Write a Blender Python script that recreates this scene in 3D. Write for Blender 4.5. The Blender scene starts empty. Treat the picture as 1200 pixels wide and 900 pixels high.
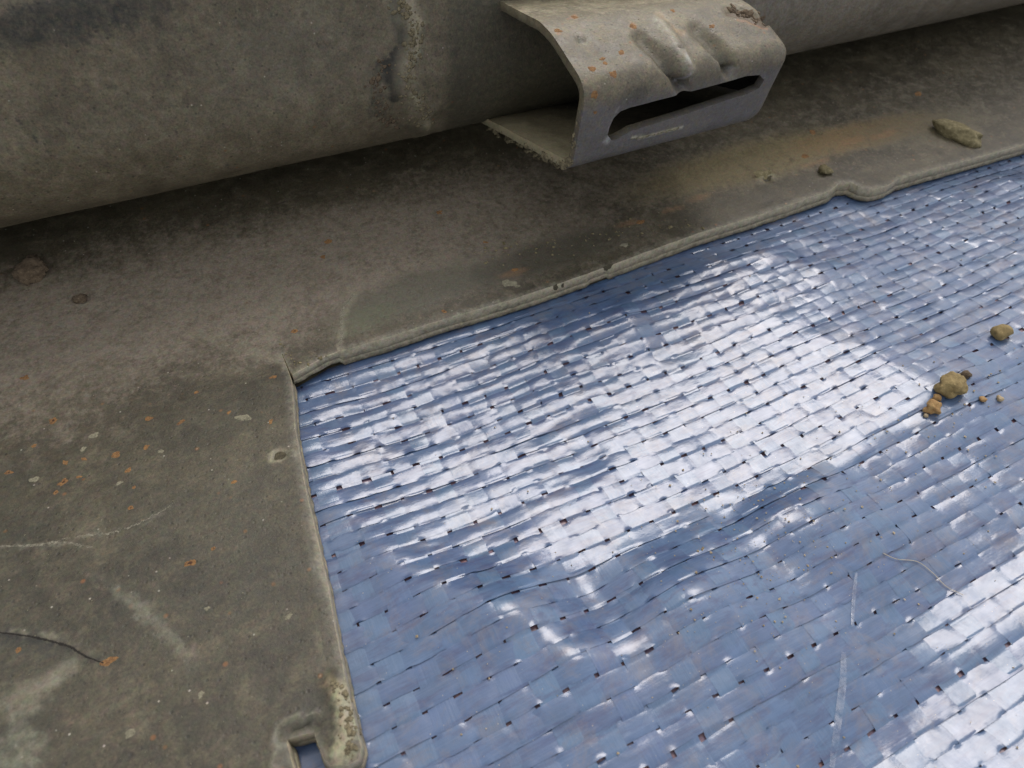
import bpy, bmesh, math, random
import numpy as np
from mathutils import Vector, Matrix, geometry, noise as mnoise
from mathutils.bvhtree import BVHTree

random.seed(7); RNG = np.random.default_rng(7)
S = 0.001                                   # everything below is laid out in millimetres
SC = bpy.context.scene; COL = SC.collection

# ------------------------------------------------------------------ camera, sky, sun, exposure
FPX, PCX, PCY, CAMH = 800.0, 600.0, 450.0, 100.0      # photograph 1200 x 900
def _axes():
    vu = np.array([2950 - PCX, 380 + PCY, -FPX]); yv = 420 + PCY
    xv = -(vu[1] * yv + FPX * FPX) / vu[0]
    vv = np.array([xv, yv, -FPX])
    X = vu / np.linalg.norm(vu); Y = vv / np.linalg.norm(vv)
    return np.array([X, Y, np.cross(X, Y)])
RC = _axes(); CAMP = np.array([0, 0, CAMH])
cam_d = bpy.data.cameras.new('camera'); cam = bpy.data.objects.new('camera', cam_d); COL.objects.link(cam)
cam.matrix_world = Matrix.Translation(Vector(CAMP * S)) @ Matrix(RC.tolist()).to_4x4()
cam_d.sensor_width = 36; cam_d.lens = 36 * FPX / 1200
cam_d.clip_start = 0.005; cam_d.clip_end = 100
cam_d.dof.use_dof = True; cam_d.dof.focus_distance = 0.128; cam_d.dof.aperture_fstop = 36
SC.camera = cam

SUN_AIM = (725, 560)                        # where level tarpaulin mirrors the middle of the sun patch
def ray(px, py):
    d = RC @ np.array([px - PCX, -(py - PCY), -FPX]); return d / np.linalg.norm(d)
def onz(px, py, z=0.0):
    d = ray(px, py); return CAMP + d * (z - CAMH) / d[2]
def onx(px, py, x):
    d = ray(px, py); return CAMP + d * x / d[0]
def proj(P):
    c = (np.asarray(P, float) - CAMP) @ RC
    return PCX + FPX * c[..., 0] / -c[..., 2], PCY - FPX * c[..., 1] / -c[..., 2]
_d = ray(*SUN_AIM); SUN = np.array([_d[0], _d[1], -_d[2]])
sun_el = math.asin(SUN[2]); sun_az = math.atan2(SUN[0], SUN[1])
w = bpy.data.worlds.new('World'); SC.world = w; w.use_nodes = True
nt = w.node_tree; bg = nt.nodes['Background']; sky = nt.nodes.new('ShaderNodeTexSky')
sky.sky_type = 'NISHITA'; sky.sun_disc = False
sky.sun_elevation = sun_el; sky.sun_rotation = sun_az
sky.air_density = 1.0; sky.dust_density = 1.5; sky.ozone_density = 0.3
hs = nt.nodes.new('ShaderNodeHueSaturation'); hs.inputs['Saturation'].default_value = .5; nt.links.new(sky.outputs[0], hs.inputs['Color'])
mx = nt.nodes.new('ShaderNodeMix'); mx.data_type = 'RGBA'; mx.inputs[0].default_value = .48; nt.links.new(hs.outputs[0], mx.inputs[6]); mx.inputs[7].default_value = (4.6, 4.5, 4.5, 1)
nt.links.new(mx.outputs[2], bg.inputs[0]); bg.inputs[1].default_value = 0.13
sl = bpy.data.lights.new('sun', 'SUN'); so = bpy.data.objects.new('sun', sl); COL.objects.link(so)
sl.energy = 1.05; sl.angle = math.radians(32); sl.color = (1.0, 0.935, 0.90)
so.rotation_euler = Vector(SUN).to_track_quat('Z', 'Y').to_euler()
SC.view_settings.view_transform = 'Standard'; SC.view_settings.look = 'None'
SC.view_settings.gamma = 1; SC.view_settings.use_curve_mapping = False
SC.view_settings.exposure = 0.70

# ------------------------------------------------------------------ helpers
def tag(o, label=None, cat=None, group=None, kind=None):
    for k, v in (('label', label), ('category', cat), ('group', group), ('kind', kind)):
        if v: o[k] = v
    return o
def empty(name, loc):
    o = bpy.data.objects.new(name, None); COL.objects.link(o); o.location = Vector(loc) * S
    o.empty_display_size = 0.01; return o
def mesh(name, V, F, mat, parent=None, stain=None, smooth=True, fixn=False):
    V = np.asarray(V, float).reshape(-1, 3)
    if parent is not None: off = np.array(parent['base'])
    else: off = np.zeros(3)
    me = bpy.data.meshes.new(name)
    F = F if isinstance(F, list) else np.asarray(F).tolist()
    me.from_pydata(((V - off) * S).tolist(), [], F)
    me.materials.append(mat)
    if fixn:
        bm = bmesh.new(); bm.from_mesh(me); bmesh.ops.recalc_face_normals(bm, faces=bm.faces); bm.to_mesh(me); bm.free()
    if smooth: me.shade_smooth()
    if stain is not None:
        a = me.color_attributes.new('Stain', 'FLOAT_COLOR', 'POINT'); a.data.foreach_set('color', np.asarray(stain, np.float32).ravel())
    me.update()
    o = bpy.data.objects.new(name, me); COL.objects.link(o)
    if parent is not None: o.parent = parent['ob']
    return o
def root(name, base, label, cat, group=None):
    e = empty(name, base); tag(e, label, cat, group)
    return {'ob': e, 'base': base}
def grid_faces(nu, nv, wrap=False):
    a = np.arange(nu * nv).reshape(nu, nv)
    if wrap: a = np.concatenate([a, a[:, :1]], 1)
    return np.stack([a[:-1, :-1], a[1:, :-1], a[1:, 1:], a[:-1, 1:]], -1).reshape(-1, 4)
# smooth value noise, any dimension of input arrays
def _h(i, j, s):
    n = (i.astype(np.int64) * 374761393 + j.astype(np.int64) * 668265263 + s * 982451653) & 0xffffffff
    n = ((n ^ (n >> 13)) * 1274126177) & 0xffffffff
    return ((n ^ (n >> 16)) & 0xffff) / 32767.5 - 1
def vn(x, y, s=0):
    xi, yi = np.floor(x), np.floor(y); fx, fy = x - xi, y - yi
    fx = fx * fx * fx * (fx * (fx * 6 - 15) + 10); fy = fy * fy * fy * (fy * (fy * 6 - 15) + 10)
    return ((_h(xi, yi, s) * (1 - fx) + _h(xi + 1, yi, s) * fx) * (1 - fy)
            + (_h(xi, yi + 1, s) * (1 - fx) + _h(xi + 1, yi + 1, s) * fx) * fy)
def fbm(x, y, s=0, o=4):
    r = 0; a = 1.0
    for k in range(o): r = r + a * vn(x * 2 ** k, y * 2 ** k, s + k * 17); a *= .5
    return r / 1.9
def sst(a, b, x):
    t = np.clip((x - a) / (b - a), 0, 1); return t * t * (3 - 2 * t)
def seg_dist(px, py, pts):
    """distance in px from points to a polyline, and position 0..1 along it"""
    best = np.full(np.shape(px), 1e9); n = len(pts) - 1; pos = np.zeros(np.shape(px))
    for k in range(n):
        (ax, ay), (bx, by) = pts[k], pts[k + 1]
        dx, dy = bx - ax, by - ay; L = dx * dx + dy * dy
        t = np.clip(((px - ax) * dx + (py - ay) * dy) / L, 0, 1)
        d = np.hypot(px - ax - t * dx, py - ay - t * dy)
        m = d < best; best = np.where(m, d, best); pos = np.where(m, (k + t) / n, pos)
    return best, pos
def in_poly(px, py, pts):
    ins = np.zeros(np.shape(px), bool); n = len(pts)
    for k in range(n):
        (x1, y1), (x2, y2) = pts[k], pts[(k + 1) % n]
        if y1 == y2: continue
        c = ((y1 > py) != (y2 > py)) & (px < (x2 - x1) * (py - y1) / (y2 - y1) + x1); ins ^= c
    return ins
class Paint:
    """a stain layer: colour and strength per vertex, and a height offset in mm"""
    def __init__(s, P):
        s.px, s.py = proj(P); n = len(P); s.c = np.zeros((n, 4)); s.z = np.zeros(n); s.P = P
        s.j = 5 * fbm(s.px / 13, s.py / 13, 3)
    def put(s, m, col):
        m = np.clip(m, 0, 1)[:, None]; a = s.c[:, 3:4]; na = m + a * (1 - m)
        rgb = (np.array(col)[None] * m + s.c[:, :3] * a * (1 - m)) / np.maximum(na, 1e-6)
        s.c = np.concatenate([rgb, na], 1)
    def line(s, pts, wd, col, k=.8, soft=1.0, rag=1.0, dz=0):
        d, _ = seg_dist(s.px, s.py, pts); d = d + s.j * rag
        m = 1 - sst(wd * (1 - soft * .7), wd, d); s.put(m * k, col) if col else None; s.z += m * dz
    def blob(s, x, y, rx, ry, col, k=.8, ang=0, rag=1.0, dz=0, soft=.6):
        a = math.radians(ang); X = (s.px - x) * math.cos(a) + (s.py - y) * math.sin(a); Y = -(s.px - x) * math.sin(a) + (s.py - y) * math.cos(a)
        d = np.hypot(X / rx, Y / ry) + s.j * rag / max(rx, ry)
        m = 1 - sst(1 - soft, 1, d); s.put(m * k, col) if col else None; s.z += m * dz
        return m

# ------------------------------------------------------------------ materials
def new_mat(name):
    m = bpy.data.materials.new(name); m.use_nodes = True; t = m.node_tree
    return m, t, t.nodes['Principled BSDF']
class N:
    def __init__(s, t): s.t = t
    def n(s, kind, **kw):
        x = s.t.nodes.new(kind)
        for k, v in kw.items(): setattr(x, k, v)
        return x
    def l(s, a, b): s.t.links.new(a, b)
    def mm(s):
        tc = s.n('ShaderNodeTexCoord'); v = s.n('ShaderNodeVectorMath', operation='SCALE'); s.l(tc.outputs['Object'], v.inputs[0]); v.inputs[3].default_value = 1000; return v.outputs[0]
    def noise(s, v, sc, det=5, rough=.6, dist=0):
        x = s.n('ShaderNodeTexNoise'); x.inputs['Scale'].default_value = sc; x.inputs['Detail'].default_value = det
        x.inputs['Roughness'].default_value = rough; x.inputs['Distortion'].default_value = dist; s.l(v, x.inputs['Vector']); return x.outputs[0]
    def vor(s, v, sc):
        x = s.n('ShaderNodeTexVoronoi'); x.inputs['Scale'].default_value = sc; s.l(v, x.inputs['Vector']); return x
    def ramp(s, v, pts):
        x = s.n('ShaderNodeValToRGB'); cr = x.color_ramp
        while len(cr.elements) < len(pts): cr.elements.new(.5)
        for e, (p, c) in zip(cr.elements, pts):
            e.position = p; e.color = (c, c, c, 1) if isinstance(c, (int, float)) else (*c, 1)
        s.l(v, x.inputs[0]); return x.outputs[0]
    def mix(s, f, a, b, mode='MIX'):
        x = s.n('ShaderNodeMix', data_type='RGBA', blend_type=mode)
        for i, q in ((0, f), (6, a), (7, b)):
            if isinstance(q, (int, float)): x.inputs[i].default_value = q
            elif isinstance(q, tuple): x.inputs[i].default_value = (*q, 1)
            else: s.l(q, x.inputs[i])
        return x.outputs[2]
    def math(s, op, a, b=0.0, c=None):
        x = s.n('ShaderNodeMath', operation=op)
        for i, q in enumerate((a, b) if c is None else (a, b, c)):
            if isinstance(q, (int, float)): x.inputs[i].default_value = q
            else: s.l(q, x.inputs[i])
        return x.outputs[0]
    def scalev(s, v, sc):
        x = s.n('ShaderNodeVectorMath', operation='MULTIPLY'); s.l(v, x.inputs[0]); x.inputs[1].default_value = sc; return x.outputs[0]

def metal_mat(name, dark, mid, light, rough=.55, streak=(.05, .2, .2), bump=.35, spec=.5):
    m, t, b = new_mat(name); g = N(t); v = g.mm()
    big = g.noise(v, .045, 6, .65, 1.2); medn = g.noise(v, .28, 6, .7, .4); fine = g.noise(v, 2.6, 4, .7)
    c = g.mix(g.ramp(big, [(.3, 0.0), (.7, 1.0)]), dark, mid)
    c = g.mix(g.ramp(medn, [(.48, 0.0), (.8, .75)]), c, light)
    st = g.noise(g.scalev(v, streak), 1.0, 4, .6, .5)
    c = g.mix(g.ramp(st, [(.5, 0.0), (.8, .35)]), c, light)
    c = g.mix(1.0, c, g.ramp(fine, [(.25, .5), (.5, 1.0), (.78, 1.45)]), 'MULTIPLY')
    m3 = g.noise(v, .85, 5, .72, .6)
    c = g.mix(1.0, c, g.ramp(m3, [(.30, .84), (.5, 1.0), (.72, 1.18)]), 'MULTIPLY')
    m4 = g.noise(v, .11, 7, .75, .8)
    c = g.mix(1.0, c, g.ramp(m4, [(.32, .70), (.52, 1.0), (.74, 1.22)]), 'MULTIPLY')
    # dark pits, pale specks and tiny rust freckles
    v1 = g.vor(v, .8); pit = g.ramp(v1.outputs['Distance'], [(.10, 1.0), (.24, 0.0)])
    sel = g.ramp(g.n('ShaderNodeSeparateColor').outputs[0], [(.0, 0.0), (1.0, 0.0)])
    sp = g.n('ShaderNodeSeparateColor'); g.l(v1.outputs['Color'], sp.inputs[0])
    c = g.mix(g.math('MULTIPLY', pit, g.math('MULTIPLY', g.math('GREATER_THAN', sp.outputs[0], .62), .55)), c, (.018, .017, .012))
    v2 = g.vor(v, .55); sp2 = g.n('ShaderNodeSeparateColor'); g.l(v2.outputs['Color'], sp2.inputs[0])
    spk = g.ramp(v2.outputs['Distance'], [(.05, 1.0), (.11, 0.0)])
    c = g.mix(g.math('MULTIPLY', spk, g.math('MULTIPLY', g.math('GREATER_THAN', sp2.outputs[0], .72), .85)), c, (.42, .38, .30))
    rst = g.ramp(v2.outputs['Distance'], [(.10, 1.0), (.26, 0.0)])
    c = g.mix(g.math('MULTIPLY', rst, g.math('MULTIPLY', g.math('GREATER_THAN', sp2.outputs[1], .93), .6)), c, (.24, .095, .025))
    at = g.n('ShaderNodeAttribute', attribute_name='Stain')
    nn = g.math('ADD', g.math('MULTIPLY', g.noise(v, .9, 5, .75), .6), g.math('MULTIPLY', g.noise(v, .28, 6, .75, .6), .4))
    nn = g.ramp(nn, [(.36, 1.0), (.64, 0.0)])
    rag = g.math('MULTIPLY', g.math('SUBTRACT', at.outputs['Alpha'], g.math('MULTIPLY', nn, .55)), 1.6)
    rag = g.math('MAXIMUM', rag, g.math('MULTIPLY', at.outputs['Alpha'], .35))
    cl = g.n('ShaderNodeClamp'); g.l(rag, cl.inputs[0])
    c = g.mix(cl.outputs[0], c, g.mix(1.0, at.outputs['Color'], g.ramp(fine, [(.25, .7), (.75, 1.25)]), 'MULTIPLY'))
    cn = g.n('ShaderNodeTexNoise'); cn.inputs['Scale'].default_value = 1.1; cn.inputs['Detail'].default_value = 4; g.l(v, cn.inputs['Vector'])
    c = g.mix(.2, c, g.mix(1.0, c, g.mix(1.0, cn.outputs['Color'], (2.0, 2.0, 2.0), 'MULTIPLY'), 'MULTIPLY'))
    g.l(c, b.inputs['Base Color'])
    g.l(g.ramp(medn, [(.3, rough - .1), (.75, rough + .2)]), b.inputs['Roughness'])
    b.inputs['Specular IOR Level'].default_value = spec
    hgt = g.math('ADD', g.math('MULTIPLY', fine, .35), g.math('ADD', g.math('MULTIPLY', medn, .9), g.math('MULTIPLY', pit, -.35)))
    bp = g.n('ShaderNodeBump'); bp.inputs['Strength'].default_value = bump; bp.inputs['Distance'].default_value = .0004
    g.l(hgt, bp.inputs['Height']); g.l(bp.outputs[0], b.inputs['Normal'])
    return m
M_plate = metal_mat('weathered_flange', (.034, .029, .017), (.084, .071, .041), (.168, .142, .088), .50)
M_tube = metal_mat('weathered_tube', (.094, .078, .048), (.168, .141, .090), (.23, .196, .128), .58, (.2, .05, .12), .3)
M_brk = metal_mat('weathered_bracket', (.085, .071, .043), (.16, .133, .078), (.29, .24, .14), .50, (.06, .12, .12), .35)
M_edge = metal_mat('worn_edge', (.16, .148, .105), (.23, .21, .150), (.33, .30, .22), .6, (.03, .3, .5), .5)

def tape_mat(name, along, base, alt):
    """laminated polypropylene tape: along = 0 if it runs in X, 1 in Y"""
    m, t, b = new_mat(name); g = N(t); v = g.mm()
    oi = g.n('ShaderNodeObjectInfo')
    sc = (.05, 4.0, 1) if along == 0 else (4.0, .05, 1)
    fib = g.noise(g.scalev(v, sc), 1.0, 4, .7)
    cellv = g.scalev(v, (.22, .26, .2)); mott = g.noise(cellv, 1.0, 4, .6, .6)
    c = g.mix(oi.outputs['Random'], base, alt)
    c = g.mix(g.ramp(mott, [(.32, 0.0), (.7, .75)]), c, tuple(q * .66 for q in base))
    c = g.mix(g.ramp(fib, [(.45, 0.0), (.75, .3)]), c, (.17, .23, .34))
    grime = g.noise(g.scalev(v, (.10, .62, 1)), 1.0, 5, .7, .3)
    c = g.mix(g.ramp(grime, [(.50, 0.0), (.68, .6)]), c, (.050, .050, .115))
    dirt = g.noise(v, .13, 7, .78, .5)
    c = g.mix(g.ramp(dirt, [(.50, 0.0), (.72, .6)]), c, (.20, .165, .16))
    dust = g.vor(v, 1.5); sp = g.n('ShaderNodeSeparateColor'); g.l(dust.outputs['Color'], sp.inputs[0])
    c = g.mix(g.math('MULTIPLY', g.ramp(dust.outputs['Distance'], [(.06, 1.0), (.13, 0.0)]), g.math('GREATER_THAN', sp.outputs[0], .9)), c, (.45, .38, .28))
    g.l(c, b.inputs['Base Color'])
    g.l(g.ramp(g.noise(v, .5, 5, .7), [(.3, .30), (.8, .50)]), b.inputs['Roughness'])
    b.inputs['IOR'].default_value = 1.5; b.inputs['Specular IOR Level'].default_value = .4
    g.l(g.ramp(g.noise(v, .35, 8, .8, .4), [(.36, .98), (.62, .62)]), b.inputs['Coat Weight']); b.inputs['Coat Roughness'].default_value = .125; b.inputs['Coat IOR'].default_value = 1.62
    hgt = g.math('ADD', g.math('MULTIPLY', fib, .30), g.math('ADD', g.math('MULTIPLY', g.noise(v, 1.1, 4, .6), .55), g.math('MULTIPLY', g.noise(v, 7, 3, .7), .08)))
    bp = g.n('ShaderNodeBump'); bp.inputs['Strength'].default_value = .5; bp.inputs['Distance'].default_value = .00010
    g.l(hgt, bp.inputs['Height']); g.l(bp.outputs[0], b.inputs['Normal']); g.l(bp.outputs[0], b.inputs['Coat Normal'])
    return m
M_weft = tape_mat('blue_weft', 0, (.086, .146, .255), (.078, .116, .222))
M_warp = tape_mat('blue_warp', 1, (.095, .168, .275), (.078, .120, .235))
M_film, _t, _b = new_mat('dark_backing_film'); _g = N(_t); _v = _g.mm()
_g.l(_g.mix(_g.ramp(_g.noise(_v, .6, 5, .7), [(.35, 0.0), (.7, 1.0)]), (.12, .085, .14), (.30, .17, .15)), _b.inputs['Base Color']); _b.inputs['Roughness'].default_value = .35

def simple(name, c1, c2, sc=1.2, rough=.8, bump=.5, c3=None):
    m, t, b = new_mat(name); g = N(t); v = g.mm()
    n = g.noise(v, sc, 6, .72, .3)
    c = g.mix(g.ramp(n, [(.33, 0.0), (.66, 1.0)]), c1, c2)
    if c3: c = g.mix(g.ramp(g.noise(v, sc * 2.3, 5, .7), [(.58, 0.0), (.66, .9)]), c, c3)
    g.l(c, b.inputs['Base Color']); b.inputs['Roughness'].default_value = rough
    bp = g.n('ShaderNodeBump'); bp.inputs['Strength'].default_value = bump; bp.inputs['Distance'].default_value = .0004
    g.l(g.noise(v, sc * 2.5, 6, .75), bp.inputs['Height']); g.l(bp.outputs[0], b.inputs['Normal'])
    return m
M_pebble = simple('ochre_stone', (.17, .12, .045), (.34, .25, .10), .5, .75, .7, (.42, .30, .13))
M_crumb = simple('orange_crumb', (.30, .15, .05), (.50, .33, .13), .9, .7, .8)
M_mud = simple('dried_mud', (.07, .048, .028), (.19, .135, .08), .9, .9, 1.0, (.26, .20, .12))
M_moss = simple('olive_deposit', (.12, .10, .045), (.30, .25, .13), .6, .9, 1.0, (.38, .32, .19))
M_rust = simple('orange_rust', (.14, .065, .025), (.36, .19, .065), 1.5, .85, .8, (.20, .15, .08))
M_rustcore = simple('dark_rust_core', (.05, .022, .010), (.10, .045, .02), 2, .9, .8)
M_lime = simple('pale_lime', (.17, .155, .10), (.36, .33, .22), 1.1, .85, 1.0)
M_crust = simple('tan_crust', (.11, .09, .05), (.30, .25, .145), .8, .9, .9)
M_chip = simple('dark_chip', (.045, .038, .022), (.12, .10, .055), .9, .9, 1.0)
M_crack = simple('crack_shadow', (.010, .008, .006), (.022, .018, .012), .9, .95, .2)
M_lstreak, _t, _b = new_mat('faint_lime'); _b.inputs['Base Color'].default_value = (.30, .275, .20, 1); _b.inputs['Roughness'].default_value = .8
_g = N(_t); _v = _g.mm(); _g.l(_g.ramp(_g.noise(_v, 1.3, 5, .75), [(.40, 0.0), (.60, .75)]), _b.inputs['Alpha'])
M_sand = simple('sand', (.24, .17, .08), (.55, .45, .30), .4, .7, .3)
M_fibre = simple('pale_fibre', (.42, .36, .25), (.55, .48, .35), .6, .5, .1)
M_scuff, _t, _b = new_mat('scuffed_film'); _b.inputs['Base Color'].default_value = (.42, .44, .50, 1); _b.inputs['Roughness'].default_value = .5
_g = N(_t); _v = _g.mm(); _b.inputs['Coat Weight'].default_value = .5
_g.l(_g.ramp(_g.noise(_v, .55, 5, .75), [(.36, 0.0), (.66, .5)]), _b.inputs['Alpha'])

# ------------------------------------------------------------------ the tarpaulin: large creases first
# white = patches that face the bright sky (they mirror it), worked into slopes and then into one height field
GX0, GX1, GY0, GY1, GS = -75.0, 265.0, -50.0, 135.0, 1.25
gx = np.arange(GX0, GX1 + .1, GS); gy = np.arange(GY0, GY1 + .1, GS)
XX, YY = np.meshgrid(gx, gy, indexing='ij')
def creases():
    P = np.stack([XX, YY, 0 * XX], -1); px, py = proj(P)
    V = CAMP - P; V /= np.linalg.norm(V, axis=-1, keepdims=True); n = V + SUN
    sx, sy = -n[..., 0] / n[..., 2], -n[..., 1] / n[..., 2]          # slopes (dz/dx, dz/dy) that mirror the light
    jx = px + 16 * fbm(px / 60, py / 40, 11); jy = py + 12 * fbm(px / 60, py / 40, 12)
    W = np.zeros_like(px)
    def poly(pts, k):
        nonlocal W; W = np.maximum(W, k * in_poly(jx, jy, pts))
    poly([(575, 662), (640, 600), (720, 540), (700, 450), (790, 395), (900, 368), (1000, 395), (1092, 455), (1075, 490), (960, 540), (840, 590), (700, 655)], 1)
    poly([(350, 445), (500, 395), (740, 355), (760, 440), (640, 600), (560, 640), (400, 620), (370, 540)], .66)
    poly([(1010, 905), (1090, 850), (1130, 800), (1200, 768), (1400, 650), (1400, 1000), (1000, 1000)], 1)
    poly([(1060, 735), (1140, 680), (1260, 620), (1260, 700), (1140, 745)], .9)
    poly([(740, 345), (900, 300), (960, 320), (960, 400), (780, 400)], .62)
    poly([(930, 290), (1060, 240), (1260, 205), (1260, 400), (1120, 420), (1010, 390), (960, 350)], .55)
    poly([(960, 330), (1110, 390), (1130, 470), (1090, 450), (1000, 395), (900, 350)], .55)
    fixed = ((XX < 1.5 - (98 - YY) * .06) & (YY < 101)) | (YY > 101) | (XX < -8)
    W = np.where(fixed, .5, W)
    # relax the sheet until white patches lie within the mirror angle and the rest outside it, while it stays smooth
    TOL = .135; h = np.zeros_like(px); free = (~fixed).astype(float)
    free *= 1.0
    m1 = np.zeros_like(h); m2 = np.zeros_like(h)
    white = np.clip(W * 2 - 1, 0, 1) + .35 * ((W > .6) & (W < .75)) + .10 * ((W > .5) & (W <= .6)); blue = np.clip(1 - 2 * W, 0, 1)
    inside = (px > -100) & (px < 1350) & (py > 150) & (py < 1050); wgt = np.where(inside, 1.0, .05)
    def grads(h): return (h[1:, :-1] - h[:-1, :-1] + h[1:, 1:] - h[:-1, 1:]) / (2 * GS), (h[:-1, 1:] - h[:-1, :-1] + h[1:, 1:] - h[1:, :-1]) / (2 * GS)
    c = lambda q: .25 * (q[1:, 1:] + q[1:, :-1] + q[:-1, 1:] + q[:-1, :-1])
    rad = c(np.where(W > .85, .5, .9)); pen = 1e-4 + 2e-3 * sst(78, 100, YY)
    sxc, syc, wc, bc = c(sx), c(sy), c(white * wgt), c(blue * wgt)
    rng = np.random.default_rng(3); h += free * .02 * rng.standard_normal(h.shape)
    ITER = 1500
    for it in range(ITER):
        ax, ay = grads(h); ex, ey = ax - sxc, ay - syc; e = np.hypot(ex, ey) + 1e-5
        g = wc * np.maximum(0, e - rad * TOL) * 2 - bc * np.maximum(0, 2.05 * TOL - e) * 2
        gx_, gy_ = g * ex / e / (2 * GS), g * ey / e / (2 * GS)
        G = np.zeros_like(h)
        G[1:, :-1] += gx_ - gy_; G[:-1, :-1] -= gx_ + gy_; G[1:, 1:] += gx_ + gy_; G[:-1, 1:] += gy_ - gx_
        L = np.zeros_like(h); L[1:-1, 1:-1] = (h[2:, 1:-1] + h[:-2, 1:-1] + h[1:-1, 2:] + h[1:-1, :-2] - 4 * h[1:-1, 1:-1])
        lam = .10 if it < 500 else .045
        LL = np.zeros_like(h); LL[1:-1, 1:-1] = (L[2:, 1:-1] + L[:-2, 1:-1] + L[1:-1, 2:] + L[1:-1, :-2] - 4 * L[1:-1, 1:-1])
        G += lam * LL + pen * h + 2e-2 * np.sign(h) * np.maximum(0, np.abs(h) - 4.5); G *= free
        m1 = .9 * m1 + .1 * G; m2 = .99 * m2 + .01 * G * G
        h = h - (.06 if it < 900 else .02) * (m1 / (1 - .9 ** (it + 1))) / (np.sqrt(m2 / (1 - .99 ** (it + 1))) + 1e-6) * free
    for _ in range(3):
        L = np.zeros_like(h); L[1:-1, 1:-1] = (h[2:, 1:-1] + h[:-2, 1:-1] + h[1:-1, 2:] + h[1:-1, :-2] - 4 * h[1:-1, 1:-1])
        h = h + .15 * L * free
    return h, W
HG, WG = creases()
def hsample(x, y):
    """Catmull-Rom sampling of the crease field"""
    u = np.clip((x - GX0) / GS, 1, len(gx) - 3.001); v = np.clip((y - GY0) / GS, 1, len(gy) - 3.001)
    i = u.astype(int); j = v.astype(int); fu, fv = u - i, v - j
    def wts(t): return (-.5*t + t*t - .5*t**3, 1 - 2.5*t*t + 1.5*t**3, .5*t + 2*t*t - 1.5*t**3, -.5*t*t + .5*t**3)
    wu, wv = wts(fu), wts(fv); r = 0
    for a in range(4):
        for b in range(4): r = r + wu[a] * wv[b] * HG[i + a - 1, j + b - 1]
    return r
def hbase(x, y):
    k = sst(0, 6, np.minimum(x + 2, 102 - y))
    return hsample(x, y) + .10 * k * vn(x / 9, y / 5, 5)

tarp = root('tarpaulin', (60, 45, 0), 'blue woven plastic tarpaulin with glossy creased surface lying under the weathered metal part', 'tarpaulin')
PW, PE = 4.6, 3.2                            # warp pitch in x, weft pitch in y
WX0, WY0 = -72.0, -46.0; NW, NE = 72, 55
def warp_cx(i, y): return WX0 + i * PW + .45 * vn(y / 30, i * 1.7 + 0 * y, 21) + .18 * vn(y / 6, i * 3.1 + 0 * y, 22)
def weft_cy(j, x): return WY0 + j * PE + .40 * vn(x / 30, j * 1.7 + 0 * x, 31) + .16 * vn(x / 7, j * 3.1 + 0 * x, 32)
AMP = .04
def lift(i, j):  # +1 where the weft tape is on top
    return np.where((i + j) % 2 == 0, 1.0, -1.0)
def shape(u, flat=.55):  # -1..1 plateau wave of phase u
    s = np.sin(u); return np.clip(s / flat, -1, 1) * (1.5 - .5 * np.clip(s / flat, -1, 1) ** 2)
WS = np.clip(1 - np.abs(WG - .62) / .2, 0, 1)
for _ in range(10): WS[1:-1, 1:-1] = .2 * (WS[1:-1, 1:-1] + WS[2:, 1:-1] + WS[:-2, 1:-1] + WS[1:-1, 2:] + WS[1:-1, :-2])
def hs_(A, x, y):
    u = np.clip((x - GX0) / GS, 0, A.shape[0] - 1.001); v = np.clip((y - GY0) / GS, 0, A.shape[1] - 1.001); i = u.astype(int); j = v.astype(int); u = u - i; v = v - j
    return (A[i, j] * (1 - u) + A[i + 1, j] * u) * (1 - v) + (A[i, j + 1] * (1 - u) + A[i + 1, j + 1] * u) * v
def rowform(x, t, j):                        # the film swells over every weft row and tips it one way or the other
    r1 = vn(x / 9, 0 * x + j * 7.3, 51); r2 = vn(x / 7.5, 0 * x + j * 5.1, 52); r3 = vn(x / 3.2, 0 * x + j * 9.7, 53)
    y0 = WY0 + j * PE + 0 * x + 0 * t; xx = x + 0 * t
    Ws = hs_(WS, xx, y0)
    slack = .22 + 1.15 * Ws + .34 * (1 - Ws) * vn(x / 14, 0 * x + j * .4, 55) + .2 * Ws * vn(x / 14, 0 * x + j * .4, 55)
    step = .09 * vn(x / 17, 0 * x + j * 3.9, 56) + .05 * vn(x / 6, 0 * x + j * 6.1, 57)
    return (-(.10 + .09 * r2) * t ** 2 + (.13 * r1 + .04 * r3) * t) * slack + step - (.05 + .05 * sst(-.2, .4, vn(x / 22, 0 * x + j * 1.9, 58))) * t
def pucker(x, y):
    k = .45 + .75 * hs_(WS, x, y)
    return k * (.030 * vn(x / 2.4, y / 1.1, 61) + .030 * vn(x / 5.0, y / 1.7, 62)) + .05 * np.maximum(0, vn(x / 3.0, y / .8, 64) - .55)
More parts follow.
